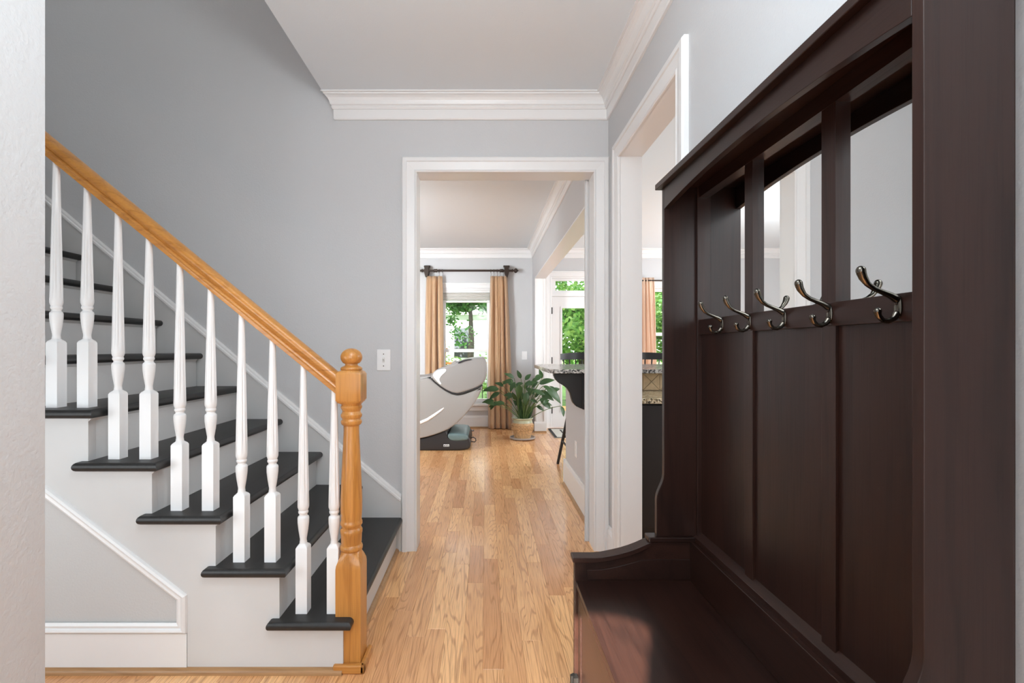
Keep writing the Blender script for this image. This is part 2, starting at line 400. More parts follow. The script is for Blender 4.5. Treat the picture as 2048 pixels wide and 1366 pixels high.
# jamb linings
b = MB(); b.box(-.384, -.372, YB-.001, YB2+.001, 0, 2.034); b.box(.579, .591, YB-.001, YB2+.001, 0, 2.034); b.box(-.384, .591, YB-.001, YB2+.001, 2.034, 2.045)
struct(b.build('trim_3', 'white'))
b = MB(); b.box(WR-.001, .767, 1.642, 1.654, 0, 2.03); b.box(WR-.001, .767, 2.375, 2.387, 0, 2.03); b.box(WR-.001, .767, 1.642, 2.387, 2.03, 2.041)
struct(b.build('trim_4', 'white'))

CR = [(0, -.125), (.010, -.125), (.014, -.119), (.014, -.072), (.020, -.072), (.026, -.064), (.024, -.056), (.032, -.052), (.034, -.044),
      (.038, -.034), (.046, -.023), (.056, -.016), (.066, -.013), (.066, -.006), (.078, -.006), (.078, 0), (0, 0)]
def crown(name, rings_fn, n):
    """rings_fn(d, z) -> list of path points"""
    mb = MB(); R = [rings_fn(d, H+z) for d, z in CR]
    for i in range(len(R)):
        i2 = (i+1) % len(R)
        for j in range(n-1): mb.quad(R[i][j], R[i][j+1], R[i2][j+1], R[i2][j])
    for j in (0, n-1): mb.quad(*[r[j] for r in R])
    o = mb.build(name, 'white'); bm = bmesh.new(); bm.from_mesh(o.data); bmesh.ops.remove_doubles(bm, verts=bm.verts, dist=1e-5)
    bmesh.ops.recalc_face_normals(bm, faces=bm.faces); bm.to_mesh(o.data); bm.free()
    return struct(o)
crown('trim_5', lambda d, z: [(-.806-.76*d, YB-d, z), (WR-d, YB-d, z), (WR-d, -1.2, z)], 3)
crown('trim_6', lambda d, z: [(-3.3, YF-d, z), (.635-d, YF-d, z), (.635-d, YB2, z)], 3)
crown('trim_7', lambda d, z: [(.77+d, YB2, z), (.77+d, YF-d, z), (4.2, YF-d, z)], 3)

def base_prof(h): return [(0, 0), (.014, 0), (.014, h-.03), (.011, h-.02), (.006, h-.012), (.005, h), (0, h)]
def baseboard(name, wall, c, a0, a1, sgn, h=.145, shoe=True):
    mb = MB()
    pr = base_prof(h)
    if wall == 'Y': mb.prism([(c+sgn*d, z) for d, z in pr], 'X', a0, a1)
    else: mb.prism([(c+sgn*d, z) for d, z in pr], 'Y', a0, a1)
    o = struct(mb.build(name, 'white'))
    if shoe:
        q = [(.014, 0), (.031, 0), (.030, .008), (.026, .014), (.020, .018), (.014, .019)]
        s = MB().prism([(c+sgn*d, z) for d, z in q], 'X' if wall == 'Y' else 'Y', a0, a1)
        s.build('shoe_moulding', 'shoe_oak', o, smooth=True, angle=50)
    return o
baseboard('baseboard_half', 'X', .64, 2.75, 3.88, -1, .20)
baseboard('baseboard_end', 'Y', 6.255, .625, .78, -1, .145)
baseboard('baseboard_far', 'Y', YF, -3.3, .62, -1, .17)
baseboard('baseboard_entry', 'Y', YF, .785, .80, -1, .145)
baseboard('baseboard_right', 'X', WR, 2.457, YB, -1, .145, False)
struct(box(.622, .765, 3.88, 3.896, 0, .20).build('baseboard_cap', 'white', bevel=.003))

# ------------------------------------------------------------------ windows and patio door on the far wall
def sash_window(name, x0, x1, z0, z1, casing_name, split=True, apron=True):
    y = YF
    w_ = MB(); t = .045
    frame(w_, x0, x1, y+.001, y+.139, z0, z1, .02)
    fr_ = struct(w_.build(name, 'white'))
    zm = (z0+z1)/2-.06
    def sash(ya, za, zb):
        s = MB(); t = .042
        frame(s, x0+.0205, x1-.0205, ya, ya+.035, za+.0005, zb-.0005, t)
        so = s.build('sash', 'white', fr_)
        box(x0+.05, x1-.05, ya+.014, ya+.019, za+.03, zb-.03).build('pane', 'glass', so)
    if split:
        sash(y+.085, zm-.02, z1-.02); sash(y+.045, z0+.02, zm+.02)
    else: sash(y+.06, z0+.02, z1-.02)
    casing(casing_name, 'Y', y, x0, x1, z1, -1, z0)
    b = MB(); b.box(x0-.10, x1+.10, y-.05, y+.04, z0-.025, z0)
    if apron: b.box(x0-.08, x1+.08, y-.018, y, z0-.095, z0-.025)
    b.build('window_sill', 'white', fr_, bevel=.004)
    return fr_
sash_window('window_1', *W1[:2], W1[2], W1[3], 'trim_10')
# second light of the same living room window, behind the left curtain
sash_window('window_2', *W2[:2], W2[2], W2[3], 'trim_11')

# patio door, transom above
x0, x1 = D1[0], D1[1]
fr_ = frame(MB(), x0, x1, YF+.001, YF+.139, 0, D1[3], .018, .018, .02)
fr_.box(x0+.018, x1-.018, YF+.001, YF+.139, 1.795, 1.845)
dfr = struct(fr_.build('trim_12', 'white'))
casing('trim_13', 'Y', YF, x0, x1, D1[3], -1)
t_ = MB(); a, bb = x0+.018, x1-.018; ya = YF+.03
frame(t_, a+.0005, bb-.0005, ya, ya+.035, 1.8455, 2.0415, .05, .032, .032)
tr_ = struct(t_.build('window_3', 'white')); box(a+.04, bb-.04, ya+.014, ya+.019, 1.86, 2.02).build('pane', 'glass', tr_)
d_ = MB(); a, bb = x0+.02, x1-.02; ya = YF+.012
gx0, gx1, gz0, gz1 = a+.125, bb-.125, .22, 1.645
d_.box(a, gx0, ya, ya+.04, .022, 1.792); d_.box(gx1, bb, ya, ya+.04, .022, 1.792); d_.box(gx0, gx1, ya, ya+.04, gz1, 1.792); d_.box(gx0, gx1, ya, ya+.04, .022, gz0)
dr = struct(d_.build('door_1', 'white'))
g_ = MB()
frame(g_, gx0-.012, gx1+.012, ya-.008, ya+.001, gz0-.012, gz1+.012, .024)
g_.build('glazing_bead', 'white', dr)
box(gx0, gx1, ya+.018, ya+.023, gz0, gz1).build('pane', 'glass', dr)
for z in (.24, .92, 1.60): MB().tube([(a-.004, ya-.008, z-.045), (a-.004, ya-.008, z+.045)], .008, 8).build('hinge', 'hinge', dr)
h_ = MB().tube([(bb-.05, ya, .86), (bb-.05, ya-.05, .86), (bb-.15, ya-.05, .86)], .009, 8); h_.build('door_handle', 'hinge', dr)
# rolled-up shade in the living room window
sh = thing('window_shade', (-.27, YF-.01, 1.80), 'white shade drawn up under the head of the living room window', 'blind')
sx0, sx1 = W1[0]+.022, W1[1]-.022
box(sx0, sx1, YF-.002, YF+.04, 1.845, 1.878).build('head_rail', 'white', sh, bevel=.003)
for k in range(6):
    z = 1.835-k*.0165
    MB().prism([(YF+.004, z), (YF+.018, z+.009), (YF+.034, z), (YF+.018, z-.008)], 'X', sx0+.003, sx1-.003).build('shade_pleat', 'shade', sh)
box(sx0, sx1, YF+.002, YF+.036, 1.712, 1.738).build('bottom_rail', 'white', sh, bevel=.003)

# ------------------------------------------------------------------ staircase
RUN, RISE = .214, .176
YS = 1.624
def nose(n): return -.874 + RUN*(3-n)
def ztop(n): return .182 + RISE*(n-1)
TH = .031
st = thing('staircase', (-1.0, 2.1, 0), 'staircase with black stained treads and white risers rising to the left', 'staircase')
tr_first = None
for n in range(1, 12):
    xr = nose(n); z = ztop(n); xl = xr-.281 if n <= 6 else xr-.281
    # nosing profile along the front, half round
    y0 = YS-.030; y1 = YB-.002
    zt, zb = z, z-TH; r = TH/2
    mb = MB(); rings = []
    for i in range(9):
        a = -PI/2 + PI*i/8
        dx = r*math.cos(a)-r; zz = (zt+zb)/2 + r*math.sin(a)
        rings.append([(xl-dx*.8, y0-dx, zz), (xr+dx, y0-dx, zz), (xr+dx, y1, zz), (xl-dx*.8, y1, zz)])
    mb.loft(rings)
    mb.build('tread', 'tread', st, smooth=True, angle=30)
    # cove strip under the nosing
    mb = MB(); q = .012
    mb.prism([(xr-.0342, zb), (xr-.034+q, zb), (xr-.0342, zb-q)], 'Y', YS+.001, YB-.02)
    mb.build('cove_strip', 'white_stair', st)
    zr0 = 0 if n == 1 else ztop(n-1)
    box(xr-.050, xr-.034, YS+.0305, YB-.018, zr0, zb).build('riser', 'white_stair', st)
# outer stringer, cut to the steps
poly = [(nose(1)-.034, 0)]
for n in range(1, 10):
    poly.append((nose(n)-.034, ztop(n)-TH)); poly.append((nose(n+1)-.034, ztop(n)-TH))
xe = nose(10)-.034
poly += [(xe, .63+.773*(-1.481-xe)), (-1.0027, .262), (-1.0027, 0)]
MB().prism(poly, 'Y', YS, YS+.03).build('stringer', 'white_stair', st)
# grey spandrel panel, mouldings and the base below it
MB().prism([(-1.0027, 0), (-1.0027, .262), (xe, .63+.773*(-1.481-xe)), (xe, 0)], 'Y', YS+.006, YS+.03).build('spandrel_panel', 'spandrel', st)
mp_ = [(0, 0), (.004, .010), (.010, .014), (.016, .012), (.020, .007), (.028, .009), (.036, .004), (.036, 0)]
def strip(p, q, name, up):
    """moulding between two XZ points on the stringer plane, profile grows along 'up'"""
    mb = MB(); R = []
    for u, v in mp_: R.append([(p[0]+up[0][0]*u, YS+.002-v, p[1]+up[0][1]*u), (q[0]+up[1][0]*u, YS+.002-v, q[1]+up[1][1]*u)])
    for i in range(len(R)-1): mb.quad(R[i][0], R[i][1], R[i+1][1], R[i+1][0])
    return mb.build(name, 'white', st)
A = (-1.0027, .262); B_ = (xe, .63+.773*(-1.481-xe)); Cc = (-1.0027, .131); D_ = (xe, .131)
nd = Vector((.773, 1)).normalized()     # direction up the diagonal normal (pointing to upper right)
nin = (-nd.x, -nd.y)                    # into the grey panel
# mitre at A between the diagonal (normal nin) and the vertical (normal -x)
mA = (Vector(nin)+Vector((-1, 0))); mA = mA/(1+Vector(nin).dot(Vector((-1, 0)))); mC = (-1, 1)
strip(B_, A, 'panel_moulding', (nin, (mA.x, mA.y)))
strip(A, Cc, 'panel_moulding', ((mA.x, mA.y), mC))
strip(Cc, D_, 'panel_moulding', (mC, (0, 1)))
box(xe, -1.0045, YS-.002, YS+.006, 0, .130).build('base_board', 'white', st)
# wall-side skirt with its cap moulding on the back wall
sl = (1.930-.296)/(-2.383+.442)
def zs(x): return .2965 + sl*(x+.442) - .004
xa, xb = -.455, -3.0
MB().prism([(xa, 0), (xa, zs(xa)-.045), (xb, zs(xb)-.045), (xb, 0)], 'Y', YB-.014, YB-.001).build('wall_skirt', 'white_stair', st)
capp = [(0, 0), (.015, 0), (.016, .006), (.022, .010), (.022, .022), (.017, .028), (.016, .038), (.008, .046), (0, .046)]
mb = MB(); mb.loft([[(xa, YB-v, zs(xa)-.046+u) for v, u in capp], [(xb, YB-v, zs(xb)-.046+u) for v, u in capp]])
mb.build('skirt_cap', 'white', st)
q = [(0, 0), (.017, 0), (.016, .008), (.012, .014), (.006, .018), (0, .019)]
MB().prism([(YS-d, z) for d, z in q], 'X', xe, nose(1)-.034).build('shoe_moulding', 'shoe_oak', st, smooth=True, angle=50)
MB().prism([(nose(1)-.034+d, z) for d, z in q], 'Y', 1.735, YB-.02).build('shoe_moulding', 'shoe_oak', st, smooth=True, angle=50)

# ------------------------------------------------------------------ railing: handrail, balusters, newel
rg = thing('stair_railing', (-.466, 1.6745, 0), 'oak handrail with white fluted balusters and a turned oak newel post', 'railing')
RS = .82
def zrail(x): return .936 + RS*(-.518-x)       # underside
hp = [(.020, 0), (.020, .010), (.025, .017), (.024, .020), (.018, .025), (.029, .036), (.0305, .045), (.026, .053), (.014, .058), (.004, .0595)]
hp = [(w_, h_) for w_, h_ in hp] + [(-w_, h_) for w_, h_ in reversed(hp)]
ca = 1/math.sqrt(1+RS*RS); sa = RS*ca
mb = MB(); rr = []
for x in (-.508, -2.5):
    # perpendicular section leaned into a vertical cut: height grows by 1/cos
    rr.append([(x, 1.6745+w_, zrail(x)+h_/ca) for w_, h_ in hp])
mb.loft(rr); mb.build('handrail', 'oak', rg, smooth=True, angle=40)
def ring(z, r, sq=0.0, fl=0.0, n=48, flutes=8):
    out = []
    for i in range(n):
        a = 2*PI*i/n + PI/4
        c, s = math.cos(a), math.sin(a)
        rs = r/max(abs(c), abs(s))
        q_ = r*(1-sq) + rs*sq
        if fl: q_ -= fl*max(0, math.cos(flutes*a))**0.6 if math.cos(flutes*a) > 0 else 0
        out.append((q_*c, q_*s, z))
    return out
def baluster(x, ztread):
    top = zrail(x)-ztread+.012
    P = [(0, .0195, 1), (.222, .0195, 1), (.228, .0175, .8), (.234, .013, .2), (.237, .012, 0), (.240, .0125, 0), (.243, .0115, 0), (.250, .0112, 0), (.258, .0125, 0),
         (.280, .0160, 0), (.305, .0188, 0), (.322, .0192, 0), (.327, .0180, 0), (.331, .0135, 0), (.336, .0132, 0), (.340, .0165, 0), (.345, .0168, 0), (.349, .0150, 0), (.354, .0170, 0), (.360, .0188, 0), (.368, .0190, 0)]
    f0, f1 = .372, top-.16
    R = [ring(z, r, s) for z, r, s in P]
    rb, rt = .0190, .0095
    def rad(z): return rb + (rt-rb)*(z-.368)/(top-.368)
    K = 10
    R.append(ring(f0, rad(f0)))
    for i in range(1, K):
        z = f0+(f1-f0)*i/K; R.append(ring(z, rad(z), 0, .0032*rad(z)/.019))
    R.append(ring(f1, rad(f1))); R.append(ring(top, rad(top)))
    return MB().loft(R)
pair = []
for k in range(12):
    x = -.524-.1066*k; n = k//2+1; z = ztop(n)
    if k < 2:
        o = baluster(x, z).build('baluster', 'white', rg, smooth=True, angle=40)
        o.data.transform(Matrix.Translation(rg.location)); pair.append(o)
    else:
        o = pair[k % 2].copy(); COL.objects.link(o)
    o.location = Vector((x, 1.6695, z)) - rg.location; o.parent = rg
# newel
a = .0425
P = [(0, a, 1), (.340, a, 1), (.352, a*.985, .93), (.368, a*.93, .62), (.382, a*.86, .25), (.388, .036, 0), (.392, .034, 0), (.396, .0375, 0), (.404, .0385, 0), (.410, .0365, 0), (.414, .033, 0),
     (.420, .0345, 0), (.448, .0355, 0), (.453, .0370, 0), (.462, .0375, 0), (.467, .0350, 0), (.471, .0325, 0), (.477, .0335, 0), (.482, .0370, 0), (.490, .0370, 0), (.494, .0345, 0), (.500, .0345, 0),
     (.530, .0365, 0), (.570, .0365, 0), (.650, .0335, 0), (.740, .0290, 0), (.800, .0262, 0), (.822, .0262, 0), (.826, .032, 0), (.832, .0355, 0), (.839, .0355, 0), (.843, .032, 0), (.847, .031, 0), (.853, .0355, 0), (.861, .036, 0), (.866, .032, 0),
     (.872, .030, 0), (.878, .0325, 0), (.884, .036, 0), (.890, .036, 0), (.893, .033, 0), (.897, .034, .2), (.903, a*.93, .75), (.912, a, .97), (1.000, a, .97), (1.009, a*.93, .75), (1.014, .035, .2)]
mb = MB().loft([[(x-.466, y+1.6745, z) for x, y, z in ring(z0, r, s)] for z0, r, s in P])
nw = mb.build('newel_post', 'oak_v', rg, smooth=True, angle=38)
fp = [(.031, 1.012), (.036, 1.015), (.037, 1.020), (.034, 1.024), (.030, 1.026), (.023, 1.029), (.021, 1.033), (.022, 1.036)]
for i in range(1, 15):
    t = -PI/2*.62 + (PI/2*.62+PI/2)*i/14; fp.append((max(.0008, .037*math.cos(t)), 1.0585+.0305*math.sin(t)))
MB().lathe(fp, (-.466, 1.6745, 0), 32).build('finial', 'oak_v', nw, smooth=True, angle=60)
b = MB(); b.box(-.512, -.406, 1.612, 1.632, 0, .030); b.box(-.4235, -.406, 1.612, 1.735, 0, .030)
b.build('base_shoe', 'oak', nw, bevel=.006, seg=3)

# ------------------------------------------------------------------ hall tree
ht = thing('hall_tree', (.46, 1.02, 0), 'dark espresso hall tree with three mirrors, coat hooks and a storage bench', 'hall tree')
XM, XS, XF = .642, .628, .528
NY0, NY1, FY0, FY1 = .583, .600, 1.434, 1.451
def side_poly(xb):
    p = [(xb, .531), (xb, 1.567), (XF, 1.567), (XF, .715)]
    for i in range(1, 7):
        t = i/6; s = t*t*(3-2*t); p.append((XF-.022*s, .715-.075*t))
    p += [(.506, .531)]
    return p
for (a_, b_) in ((NY0, NY1), (FY0, FY1)):
    MB().prism(side_poly(.638 if a_ < 1 else .650), 'Y', a_, b_).build('side_panel', 'espresso_v', ht, bevel=.0015)
    # end of the bench with its curved arm
    S = [(.258, .4715), (.320, .4715), (.342, .473), (.3636, .477), (.385, .4815), (.4073, .487), (.430, .494), (.451, .502), (.470, .5105), (.483, .516)]
    pan = [(.262, 0), (.262, .457)] + [(x, z-.0145) for x, z in S[1:]] + [(.483, .516), (.638, .516), (.638, 0)]
    MB().prism(pan, 'Y', a_, b_).build('bench_end', 'espresso_y', ht, bevel=.001)
    ya, yb = (a_-.015, b_+.010) if a_ < 1 else (a_-.010, b_+.015)
    MB().prism([(.256, .459), (.256, .469)] + S + [(.486, .5165)] + [(x, z-.0145) for x, z in reversed(S)], 'Y', ya, yb).build('arm_cap', 'espresso_y', ht, bevel=.003)
    box(.480, .640, ya, yb, .5165, .531).build('arm_cap', 'espresso_y', ht, bevel=.003)
# raised curved panel inside the far bench end
pin = [(.300, .405), (.300, .432), (.340, .433), (.385, .441), (.42, .450), (.462, .4615), (.50, .4630), (.605, .4630), (.605, .405)]
MB().prism(pin, 'Y', FY0-.003, FY0+.001).build('end_inset', 'espresso_y', ht, bevel=.001)
# back: boards, stiles, mirrors
PZ0, PZ1 = .54, 1.148
RZ0, RZ1 = 1.130, 1.173
TZ = 1.533
edges = [NY1, .8693, .9057, 1.140, 1.1746, FY0]
box(.650, .657, NY1, FY1, .02, 1.565).build('back_board', 'espresso_v', ht)
for (a_, b_) in ((.6005, .6085), (.8693, .9057), (1.140, 1.1746), (1.4225, FY0)):
    box(XS if a_ > .7 and b_ < 1.4 else XS-.006, .650, a_, b_, .50, 1.567).build('stile', 'espresso_v', ht, bevel=.001)
for (a_, b_) in ((.6085, .8693), (.9057, 1.140), (1.1746, 1.4225)):
    box(.6345, .650, a_+.0005, b_-.0005, .50, 1.135).build('back_panel', 'espresso_v', ht)
    box(XM, .650, a_-.001, b_+.001, 1.140, TZ+.01).build('mirror', 'mirror', ht)
box(XS-.001, .650, NY1, FY0, RZ0, RZ1).build('hook_rail', 'espresso_y', ht, bevel=.001)
box(XS-.001, .6495, NY1+.0005, FY0-.0005, TZ, 1.5665).build('top_rail', 'espresso_y', ht)
box(.604, .640, NY1, FY0, .399, .518).build('lower_rail', 'espresso_y', ht, bevel=.002)
MB().prism([(.616, .516), (.616, .532), (.6345, .546), (.645, .546), (.645, .516)], 'Y', NY1, FY0).build('rail_cap', 'espresso_y', ht, bevel=.001)
# fascia, arched underneath; top board
fa = [(NY1, 1.567)]
for i in range(25):
    t = i/24; fa.append((NY1+(FY0-NY1)*t, 1.502+.026*(1-(2*t-1)**2)))
fa.append((FY0, 1.567))
MB().prism(fa, 'X', XF, XF+.015).build('fascia', 'espresso_y', ht, bevel=.001)
box(.512, .655, .566, 1.466, 1.5671, 1.584).build('top_board', 'espresso_y', ht, bevel=.002)
# bench
box(.267, .640, NY1, FY0, .381, .399).build('seat', 'espresso_y', ht, bevel=.0015)
fd = box(.274, .289, .612, 1.418, .045, .372).build('bench_door', 'espresso_y', ht, bevel=.002)
b = MB(); b.box(.270, .275, .612, .66, .045, .372); b.box(.270, .275, 1.385, 1.418, .045, .372); b.box(.270, .275, .66, 1.385, .325, .372); b.box(.270, .275, .66, 1.385, .045, .10)
b.build('door_frame', 'espresso_y', fd, bevel=.001)
b = MB(); b.box(.256, .270, 1.412, 1.436, .085, .125); b.tube([(.253, 1.420, .080), (.253, 1.420, .130)], .006, 8); b.build('hinge', 'hinge', fd)
box(.290, .62, NY1, FY0, .02, .045).build('bench_floor', 'espresso_y', ht)
# coat hooks
hk0 = None
for i, y in enumerate((1.283, 1.150, 1.0155, .881, .7345)):
    X0 = XS-.001; zc = 1.152
    if hk0 is None:
        mb = MB()
        mb.sphere((X0-.001, y, zc), .010, .32, .75, 1.75, 16, 10)
        up = [(0, .012), (-.010, .018), (-.022, .023), (-.034, .028), (-.044, .035), (-.051, .045), (-.054, .053)]
        mb.tube([(X0-.003+dx, y, zc+dz) for dx, dz in up], [.0062, .0048, .0040, .0038, .0042, .0058, .0066], 12)
        mb.sphere((X0-.0575, y, zc+.0555), .0068, 1, 1, 1.1, 12, 8)
        lo = [(0, -.010), (-.005, -.017), (-.013, -.021), (-.021, -.020), (-.027, -.014), (-.029, -.008)]
        mb.tube([(X0-.003+dx, y, zc+dz) for dx, dz in lo], [.0058, .0046, .0040, .0038, .0040, .0048], 12)
        mb.sphere((X0-.032, y, zc-.006), .0055, 1, 1, 1, 12, 8)
        hk0 = mb.build('coat_hook', 'bronze', ht, smooth=True, angle=60)
        sc_ = MB().sphere((X0-.0045, y, zc+.006), .003, .4, 1, 1, 10, 6); sc_.sphere((X0-.0045, y, zc-.008), .0028, .4, 1, 1, 10, 6)
        sc_.build('screw', 'dark_metal', hk0); y00 = y
    else:
        o = copy_tree(hk0, ht); o.location = hk0.location + Vector((0, y-y00, 0))

# ------------------------------------------------------------------ switches and outlet
def plate(name, x, y, z, label, cat, kind, wv=.072, hv=.115, face='Y'):
    t = thing(name, (x, y, z-hv/2), label, cat)
    if face == 'Y':
        p_ = box(x-wv/2, x+wv/2, y-.006, y, z-hv/2, z+hv/2).build('wall_plate', 'plastic_white', t, bevel=.003)
        if kind == 'toggle':
            MB().prism([(y-.018, z+.012), (y-.006, z+.006), (y-.006, z-.006), (y-.016, z+.004)], 'X', x-.005, x+.005).build('toggle', 'plastic_white', t)
            box(x-.006, x+.006, y-.008, y-.005, z-.013, z+.013).build('toggle_slot', 'shade', t)
            for dz in (-.032, .032): MB().sphere((x, y-.006, z+dz), .003, 1, .5, 1, 8, 6).build('screw', 'bronze', t)
        else:
            box(x-.016, x+.016, y-.009, y-.005, z-.033, z+.033).build('rocker', 'plastic_white', t, bevel=.002)
    else:
        box(x-.006, x, y-wv/2, y+wv/2, z-hv/2, z+hv/2).build('wall_plate', 'plastic_white', t, bevel=.003)
        for dz in (-.020, .020): box(x-.009, x-.005, y-.017, y+.017, z+dz-.014, z+dz+.014).build('socket', 'plastic_white', t, bevel=.004)
    return t
plate('light_switch', (767.5-972)/371.5, YB, 1.09-(720-696)/371.5, 'white toggle light switch on the grey wall beside the newel post', 'light switch', 'toggle', .074, .114)
plate('light_switch', .525, YF, 1.09-(711-696)/146.5, 'white double light switch on the far wall right of the gold curtain', 'light switch', 'rocker', .075, .115)
plate('wall_outlet', .64, 3.42, .375, 'white power outlet on the grey half wall under the bar', 'outlet', 'outlet', .072, .115, 'X')

# ------------------------------------------------------------------ curtains and rods
def curtain(name, y, xt0, xt1, xb0, xb1, zt, zb, folds, mat, label, amp=.035, seed=1):
    rnd = random.Random(seed); nx, nz = folds*12, 26; ph = rnd.random()*6
    V = []
    for j in range(nz+1):
        t = j/nz; z = zt+(zb-zt)*t
        s = t**.8
        a0 = xt0+(xb0-xt0)*s; a1 = xt1+(xb1-xt1)*s
        row = []
        for i in range(nx+1):
            u = i/nx
            wv = u*folds*2*PI + ph + .7*math.sin(2.6*t+u*5)*t
            d = amp*(.75+.35*math.sin(u*7+seed))*math.sin(wv) + .010*math.sin(wv*2+3*t+seed)
            xx = a0+(a1-a0)*u + .006*math.sin(5*t+u*9+seed)
            row.append((xx, y+d*(.55+.45*min(1, t*5)), z))
        V.append(row)
    mb = MB()
    th = .004
    n = len(mb.v)
    for row in V: mb.v += row
    W = nx+1
    for j in range(nz):
        for i in range(nx): mb.f.append((j*W+i, j*W+i+1, (j+1)*W+i+1, (j+1)*W+i))
    t_ = thing(name, ((xt0+xt1)/2, y, zb), label, 'curtain')
    o = mb.build('drape', mat, t_, smooth=True, angle=80)
    so = o.modifiers.new('thickness', 'SOLIDIFY'); so.thickness = th
    return t_
ZR = 2.130; YR = YF-.10
curtain('curtain', YR, -.806, -.585, -.83, -.575, ZR-.075, .008, 3, 'curtain', 'gold silk curtain on the left side of the living room window', .046, 3)
curtain('curtain', YR, .054, .290, .03, .356, ZR-.075, .008, 4, 'curtain', 'gold silk curtain right of the window, behind the potted plant', .044, 8)
rd = thing('curtain_rod', (-.2, YR, ZR), 'dark brown curtain rod with carved brackets and finial over the living room window', 'curtain rod')
MB().tube([(-.86, YR, ZR), (.36, YR, ZR)], .014, 14).build('rod', 'dark_metal', rd, smooth=True)
def xl(prof, x, mat, name, par):
    mb = MB(); n = 16
    mb.loft([[(x+z, YR+r*math.cos(2*PI*i/n), ZR+r*math.sin(2*PI*i/n)) for i in range(n)] for r, z in prof]); return mb.build(name, mat, par, smooth=True, angle=50)
fin = [(.014, 0), (.022, .004), (.022, .014), (.013, .018), (.013, .030), (.018, .034), (.030, .044), (.034, .056), (.030, .066), (.014, .080), (.006, .090), (.001, .092)]
xl(fin, .345, 'dark_metal', 'finial', rd)
xl([(r, -z) for r, z in fin], -.85, 'dark_metal', 'finial', rd)
for bx in (-.80, .278):
    mb = MB()
    mb.box(bx-.042, bx+.042, YF-.035, YF, ZR+.058, ZR+.082)
    mb.prism([(bx-.036, ZR+.058), (bx+.036, ZR+.058), (bx+.026, ZR+.03), (bx+.034, ZR), (bx+.026, ZR-.045), (bx+.014, ZR-.085), (bx-.014, ZR-.085), (bx-.026, ZR-.045), (bx-.034, ZR), (bx-.026, ZR+.03)], 'Y', YR-.018, YF)
    mb.build('bracket', 'dark_metal', rd, bevel=.004)
    xl([(.014, -.06), (.021, -.055), (.024, -.045), (.021, -.036), (.024, -.028), (.024, -.018), (.014, -.012)], bx-.03 if bx > 0 else bx+.16, 'dark_metal', 'collar', rd)
for rx in (-.77, -.70, -.63, -.585, .065, .105, .15, .19, .235):
    mb = MB(); mb.tube([(rx, YR+.021*math.cos(a), ZR-.004+.021*math.sin(a)) for a in [2*PI*k/14 for k in range(15)]], .0035, 6)
    mb.tube([(rx, YR, ZR-.024), (rx+.004, YR, ZR-.05), (rx, YR, ZR-.075)], .002, 5)
    mb.build('curtain_ring', 'dark_metal', rd, smooth=True)
# kitchen curtain
curtain('curtain', YR+.02, 2.07, 2.26, 2.07, 2.33, 2.04, .03, 4, 'curtain2', 'peach curtain at the kitchen window seen through the right doorway', .030, 5)
rd2 = thing('curtain_rod', (2.6, YR+.02, 2.0), 'thin black curtain rod over the kitchen window, in the right doorway', 'curtain rod')
MB().tube([(2.02, YR+.02, 2.0), (3.35, YR+.02, 2.0)], .010, 12).build('rod', 'dark_metal', rd2, smooth=True)
for bx in (2.04, 3.33): MB().tube([(bx, YR+.02, 2.0), (bx, YF, 2.0)], .008, 8).build('bracket', 'dark_metal', rd2)
MB().sphere((2.015, YR+.02, 2.0), .018).build('finial', 'dark_metal', rd2, smooth=True)

# ------------------------------------------------------------------ massage recliner, side on
mc_t = thing('massage_chair', (-.5, 5.4, 0), 'silver grey massage recliner with a rounded shell on a black base', 'recliner')
def mc(pts): return [(x/1126.2-.749, 1.1217-y/1126.2) for x, y in pts]
def smoothpoly(p, it=2):
    for _ in range(it):
        q = []
        for i in range(len(p)):
            a_, b_ = p[i], p[(i+1) % len(p)]
            q += [(a_[0]*.75+b_[0]*.25, a_[1]*.75+b_[1]*.25), (a_[0]*.25+b_[0]*.75, a_[1]*.25+b_[1]*.75)]
        p = q
    return p
def puff(poly, y0, y1, r, steps=5):
    """outline with rounded shoulders on both sides"""
    poly = smoothpoly(poly); n = len(poly)
    cx = sum(p[0] for p in poly)/n; cz = sum(p[1] for p in poly)/n
    area = sum(poly[i][0]*poly[(i+1) % n][1]-poly[(i+1) % n][0]*poly[i][1] for i in range(n))
    sg = 1 if area > 0 else -1
    nr = []
    for i in range(n):
        a_, b_ = poly[i-1], poly[(i+1) % n]; t = Vector((b_[0]-a_[0], b_[1]-a_[1]));
        if t.length < 1e-9: t = Vector((1, 0))
        t.normalize(); nr.append((-t.y*sg, t.x*sg))
    R = []
    for i in range(steps+1):
        t = i/steps*PI/2; d = r*(1-math.sin(t)); y = y0+r*.8*(1-math.cos(t))
        R.append([(p[0]+m_[0]*d, y, p[1]+m_[1]*d) for p, m_ in zip(poly, nr)])
    R2 = [[(q[0], y0+y1-q[1], q[2]) for q in r_] for r_ in reversed(R)]
    return MB().loft(R+R2)
low = mc([(-420, 560), (-300, 470), (-100, 425), (65, 408), (130, 394), (172, 398), (212, 425), (300, 500), (380, 555), (460, 592), (510, 600), (590, 582), (700, 540), (800, 492), (790, 545), (740, 640), (670, 745), (590, 838), (500, 925), (420, 992), (300, 1045), (180, 1085), (65, 1112), (-150, 1135), (-350, 1110), (-440, 900)])
puff(low, 5.10, 5.78, .018).build('side_shell', 'shell', mc_t, smooth=True, angle=60)
upp = mc([(196, 400), (196, 365), (220, 318), (280, 278), (360, 255), (440, 228), (500, 205), (560, 178), (620, 162), (690, 156), (760, 148), (812, 148), (840, 190), (856, 250), (856, 330), (840, 410), (800, 468), (740, 505), (660, 535), (580, 562), (505, 578), (440, 568), (370, 533), (300, 488), (235, 435)])
puff(upp, 5.085, 5.795, .028).build('upper_shell', 'shell2', mc_t, smooth=True, angle=60)
